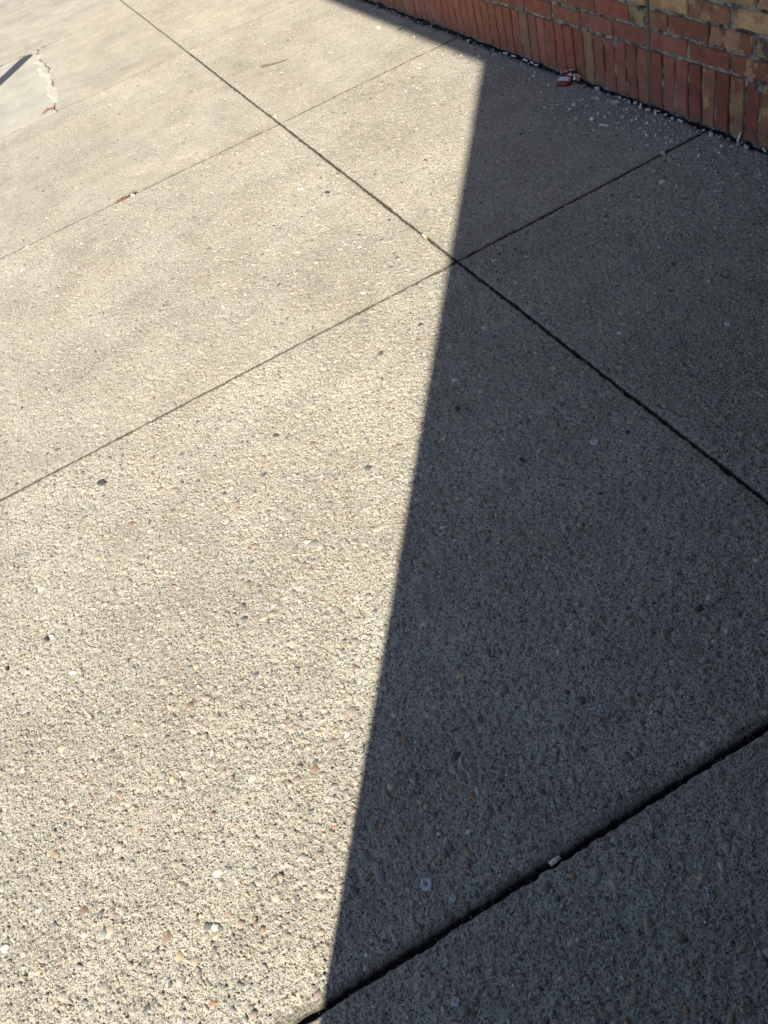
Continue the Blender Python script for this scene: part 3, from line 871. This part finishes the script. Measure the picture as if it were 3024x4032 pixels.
# dark rubber smear on the far slab, built as a thin curved tube
a, b, c = at(1030, 265), at(1080, 253), at(1133, 234)
pts = []
for k in range(15):
    t = k / 14
    q = a * (1 - t) ** 2 + (b * 2 - (a + c) / 2) * 2 * t * (1 - t) + c * t * t
    pts.append((q, .007 * (1 - t) ** .6 + .0012))
def ribbon_tube(pts, name, mat, n=6, zoff=0.0):
    V, F = [], []
    for i, (q, r_) in enumerate(pts):
        nx_ = pts[min(i + 1, len(pts) - 1)][0] - pts[max(i - 1, 0)][0]
        sdv = Vector((-nx_.y, nx_.x, 0)).normalized()
        for k in range(n):
            an = 2 * math.pi * k / n
            V.append(tuple(q + sdv * r_ * math.cos(an) + Vector((0, 0, r_ * .8 * math.sin(an) + r_ * .7 + zoff))))
    for i in range(len(pts) - 1):
        for k in range(n): F.append((i * n + k, i * n + (k + 1) % n, (i + 1) * n + (k + 1) % n, (i + 1) * n + k))
    F.append(tuple(range(n))[::-1]); F.append(tuple((len(pts) - 1) * n + k for k in range(n)))
    return mesh_py(name, V, F, M[mat], True)
obj('scuff', ribbon_tube(pts, 'scuff', 'scuff', zoff=ground_z(a.x, a.y)), None, label='thin curved dark scuff on the far sunlit slab', category='scuff')

# tuft of dead grass in the second cross joint
tuft = empty('dead_grass', tuple(at(487, 784)), label='rusty brown tuft of dead grass lying in the sunlit joint', category='grass')
V, F = [], []
a, b = at(440, 810) - at(487, 784), at(528, 764) - at(487, 784)
for k in range(90):
    t0 = random.betavariate(2, 2); p0_ = a.lerp(b, t0)
    ln = random.uniform(.01, .035); an = math.atan2((b - a).y, (b - a).x) + random.gauss(0, .35)
    p0_ = p0_ + Vector((random.gauss(0, .0045), 0, 0)) * (1.6 - 2 * abs(t0 - .5))
    d = Vector((math.cos(an), math.sin(an), random.uniform(0, .5))) * ln
    sdv = Vector((-math.sin(an), math.cos(an), .3)) * .0009
    z0 = Vector((0, 0, random.uniform(-.002, .003)))
    i0 = len(V)
    V += [tuple(p0_ - sdv + z0), tuple(p0_ + sdv + z0), tuple(p0_ + d * .6 + sdv * .8 + z0 + Vector((0, 0, .002))), tuple(p0_ + d + z0), tuple(p0_ + d * .6 - sdv * .8 + z0)]
    F.append((i0, i0 + 1, i0 + 2, i0 + 3, i0 + 4))
obj('blades', mesh_py('blades', V, F, M['grass']), tuft, kind='stuff')

# rusty stains / wire at the corner of the repair patch
a, b, c = at(170, 448), at(188, 433), at(214, 428)
obj('rusty_wire', ribbon_tube([(a, .007), (b, .010), (c, .009)], 'rusty_wire', 'grass', zoff=-.004), None,
    label='rust brown stub of metal at the corner of the pale repair patch', category='metal stub')

# ------------------------------------------------------------------ crumbs of white gravel along the wall foot
def scatter(clusters):
    P_, Z_ = [], []
    for px, py, sx, sy, n, s0, s1 in clusters:
        for _ in range(int(n * .72)):
            q = at(random.gauss(px, sx * 1.25), random.gauss(py, sy * 1.3))
            if q.y > 1.962: q.y = 1.955 - abs(random.gauss(0, .006))
            P_.append((q.x, q.y)); Z_.append(random.uniform(s0, s1) * random.choice([.6, .8, 1, 1.25]))
    return np.array(P_), np.array(Z_)
cl = [(1960, 235, 45, 22, 34, .003, .007), (2060, 275, 60, 22, 34, .003, .006), (1880, 180, 40, 16, 22, .003, .006),
      (2210, 380, 55, 40, 46, .003, .008), (2330, 420, 70, 48, 62, .003, .009), (2440, 440, 60, 40, 52, .003, .009),
      (2560, 490, 65, 30, 50, .003, .010), (2640, 505, 50, 24, 50, .003, .010), (2500, 440, 60, 24, 36, .003, .006),
      (2830, 540, 18, 8, 16, .003, .008), (2930, 580, 25, 10, 22, .003, .009), (2800, 650, 120, 45, 70, .002, .006),
      (1700, 110, 110, 40, 26, .003, .006), (1480, 40, 70, 20, 14, .003, .006), (2250, 480, 160, 60, 22, .002, .004), (2700, 690, 140, 60, 22, .002, .0045)]
xy, sz = scatter(cl)
n = len(xy)
cols = np.array([(.56, .53, .48), (.45, .42, .37), (.66, .64, .60), (.34, .31, .28), (.50, .43, .36)])[rng.integers(0, 5, n)] * rng.uniform(.8, 1.15, (n, 1))
obj('gravel_crumbs', stone_mesh(xy, sz, 'gravel_crumbs', 0, cols, dome=sz * rng.uniform(.6, 1.2, n)), None, kind='stuff',
    label='pale gravel crumbs strewn along the foot of the brick wall', category='gravel')
n = 900
xy = np.stack([rng.uniform(-6.2, -1.6, n), rng.uniform(1.940, 1.970, n)], -1); sz = rng.uniform(.002, .0065, n)
cols = np.array([(.03, .03, .028), (.06, .055, .05), (.12, .11, .10), (.22, .20, .18)])[rng.choice(4, n, p=[.4, .35, .17, .08])]
obj('gutter_grit', stone_mesh(xy, sz, 'gutter_grit', 0, cols, dome=sz * .8, base_z=np.full(n, -.003)), None, kind='stuff',
    label='dark grit packed in the gap below the bricks', category='grit')
# stray white specks over the slabs
n = 420
xy = np.stack([rng.uniform(-6.5, -.3, n), rng.uniform(-.85, 1.9, n)], -1); sz = np.clip(.0009 + rng.gamma(1.6, .0007, n), 0, .0048)
cols = np.tile([(.66, .63, .57)], (n, 1)) * rng.uniform(.75, 1.1, (n, 1))
obj('white_specks', stone_mesh(xy, sz, 'white_specks', 0, cols, dome=sz * .6), None, kind='stuff', label='tiny white specks scattered over the slabs', category='specks')
# grit in the wide dark joint
n = 500
xa = np.where(rng.random(n) < .45, -.502 + rng.normal(0, .005, n), rng.uniform(-2.6, -.2, n))
ya = np.where(np.abs(xa + .502) < .02, rng.uniform(-.5, .94, n), .941 + rng.normal(0, .003, n))
sz = rng.uniform(.0012, .0035, n)
cols = np.array([(.05, .045, .04), (.10, .09, .08), (.22, .20, .17)])[rng.choice(3, n, p=[.5, .35, .15])]
obj('joint_grit', stone_mesh(np.stack([xa, ya], -1), sz, 'joint_grit', 0, cols, dome=sz * .8, base_z=np.full(n, -.012)), pavement, kind='stuff')

# ------------------------------------------------------------------ crushed red cigarette packet
pk_c = at(2226, 329)
pkt = empty('cigarette_packet', (pk_c.x, pk_c.y, 0), label='crushed red and white cigarette packet against the foot of the brick wall', category='cigarette packet')
pkt.scale = (.87, .87, .87)
ra = ray(2222, 333)
uax = (at(2245, 337) - at(2198, 333)); uax = Vector((uax.x, uax.y, 0)).normalized()       # along the picture's horizontal
vax = Vector((-uax.y, uax.x, 0))
if vax.y < 0: vax = -vax
PW_, = (.085,)
def sheet(name, mat, pts_grid, parent, seed, thick=.0007, crumple=.0015):
    """thin crumpled card: pts_grid[i][j] = (u, v, z) in the packet frame"""
    r_ = np.random.default_rng(seed)
    G = np.array(pts_grid, float)
    # refine by bilinear subdivision
    def refine(G):
        a = np.repeat(G, 2, 0)[:-1]; a[1::2] = (G[:-1] + G[1:]) / 2
        b = np.repeat(a, 2, 1)[:, :-1]; b[:, 1::2] = (a[:, :-1] + a[:, 1:]) / 2
        return b
    G = refine(refine(G))
    G = G + r_.normal(0, crumple, G.shape) * np.array([.5, .5, 1.0])
    nu, nv = G.shape[:2]
    Wp = [tuple(uax * q[0] + vax * q[1] + Vector((0, 0, q[2]))) for q in G.reshape(-1, 3)]
    Wl = [(x, y, z - thick) for x, y, z in Wp]
    idx = np.arange(nu * nv).reshape(nu, nv); N = nu * nv
    F = []
    for i in range(nu - 1):
        for j in range(nv - 1):
            q = (int(idx[i, j]), int(idx[i + 1, j]), int(idx[i + 1, j + 1]), int(idx[i, j + 1]))
            F.append(q); F.append(tuple(N + t for t in q[::-1]))
    ring = list(idx[:, 0]) + list(idx[-1, 1:]) + list(idx[-2::-1, -1]) + list(idx[0, -2:0:-1])
    for k in range(len(ring)):
        p_, q_ = int(ring[k]), int(ring[(k + 1) % len(ring)])
        F.append((p_, N + p_, N + q_, q_))
    return obj(name, mesh_py(name, Wp + Wl, F, M[mat], False), parent)
h = .5
# packet frame: u along the packet, v towards the wall, z up. Front strip low, white band, then the red back rising to the wall
fl = sheet('front_panel', 'red', [[(-.032, -.034, .003), (-.030, -.012, .016)], [(0, -.036, .004), (0, -.013, .018)], [(.034, -.034, .003), (.034, -.012, .016)]], pkt, 1)
wb = sheet('white_band', 'white_card', [[(-.032, -.0115, .017), (-.030, .006, .027)], [(0, -.0115, .019), (0, .006, .030)], [(.022, -.0115, .018), (.024, .005, .028)]], pkt, 2, crumple=.0007)
ob = sheet('orange_corner', 'orange', [[(.0225, -.0115, .019), (.0225, .007, .030)], [(.036, -.0115, .016), (.034, .006, .027)]], pkt, 3)
bk = sheet('back_panel', 'red', [[(-.030, .0075, .026), (-.028, .022, .036), (-.022, .026, .041)], [(.004, .0075, .030), (.006, .023, .040), (.008, .027, .047)], [(.036, .0065, .026), (.040, .022, .039), (.042, .028, .050)]], pkt, 4, crumple=.003)
sd1 = sheet('side_panel', 'red', [[(.036, -.030, .000), (.037, -.010, .015)], [(.039, -.030, .0), (.040, .0, .0)]], pkt, 5)
tl = sheet('torn_lid', 'pink', [[(.036, .010, .026), (.043, .024, .036)], [(.054, .010, .018), (.060, .026, .038)], [(.066, .016, .012), (.074, .028, .030)]], pkt, 6, crumple=.005)
rim = sheet('torn_edge', 'pink', [[(-.022, .026, .041), (-.020, .027, .044)], [(.010, .027, .047), (.012, .028, .052)], [(.040, .028, .050), (.041, .029, .057)]], pkt, 7, crumple=.002)
lf = sheet('left_flap', 'white_card', [[(-.042, .002, .010), (-.034, .004, .022)], [(-.041, .014, .014), (-.031, .016, .036)]], pkt, 8)
lf2 = sheet('lower_flap', 'white_card', [[(-.040, -.034, .001), (-.033, -.034, .003)], [(-.038, -.012, .004), (-.031, -.012, .014)]], pkt, 9)
foil = sheet('inner_paper', 'foil', [[(.006, .014, .036), (.014, .018, .041)], [(.030, .012, .033), (.034, .018, .040)], [(.048, .010, .027), (.054, .016, .032)]], pkt, 10, crumple=.003)
ft = sheet('paper_tag', 'paper', [[(.044, .002, .020), (.046, .009, .028)], [(.056, .002, .019), (.057, .009, .027)]], pkt, 11, crumple=.0006)
tear = sheet('tear_strip', 'pink', [[(-.034, .018, .030), (-.030, .019, .032)], [(-.044, .026, .052), (-.041, .026, .053)]], pkt, 12, crumple=.0008)

def glyphs(name, mat, parent, base, du, dv, count, seed, size):
    """half-legible printed marks, a row of short strokes just above the card"""
    r_ = np.random.default_rng(seed); V, F = [], []
    for k in range(count):
        o0 = np.array(base) + np.array(du) * (k / max(1, count - 1))
        for s in range(2):
            a = o0 + np.array(du) / count * r_.uniform(-.3, .3) + np.array(dv) * r_.uniform(0, .35)
            b = a + np.array(dv) * r_.uniform(.35, .65) + np.array(du) / count * r_.uniform(-.25, .25)
            wv = np.array(du) / count * size
            i0 = len(V)
            for q in (a, a + wv, b + wv, b):
                V.append(tuple(uax * q[0] + vax * q[1] + Vector((0, 0, q[2]))))
            F.append((i0, i0 + 1, i0 + 2, i0 + 3))
    return obj(name, mesh_py(name, V, F, M[mat]), parent)
glyphs('printed_lettering', 'violet', wb, (-.012, -.009, .0225), (.026, 0, 0), (0, .011, .0068), 9, 3, .34)
glyphs('gold_lettering', 'gold', fl, (-.026, -.030, .0085), (.046, .002, .001), (0, .009, .0062), 14, 4, .4)
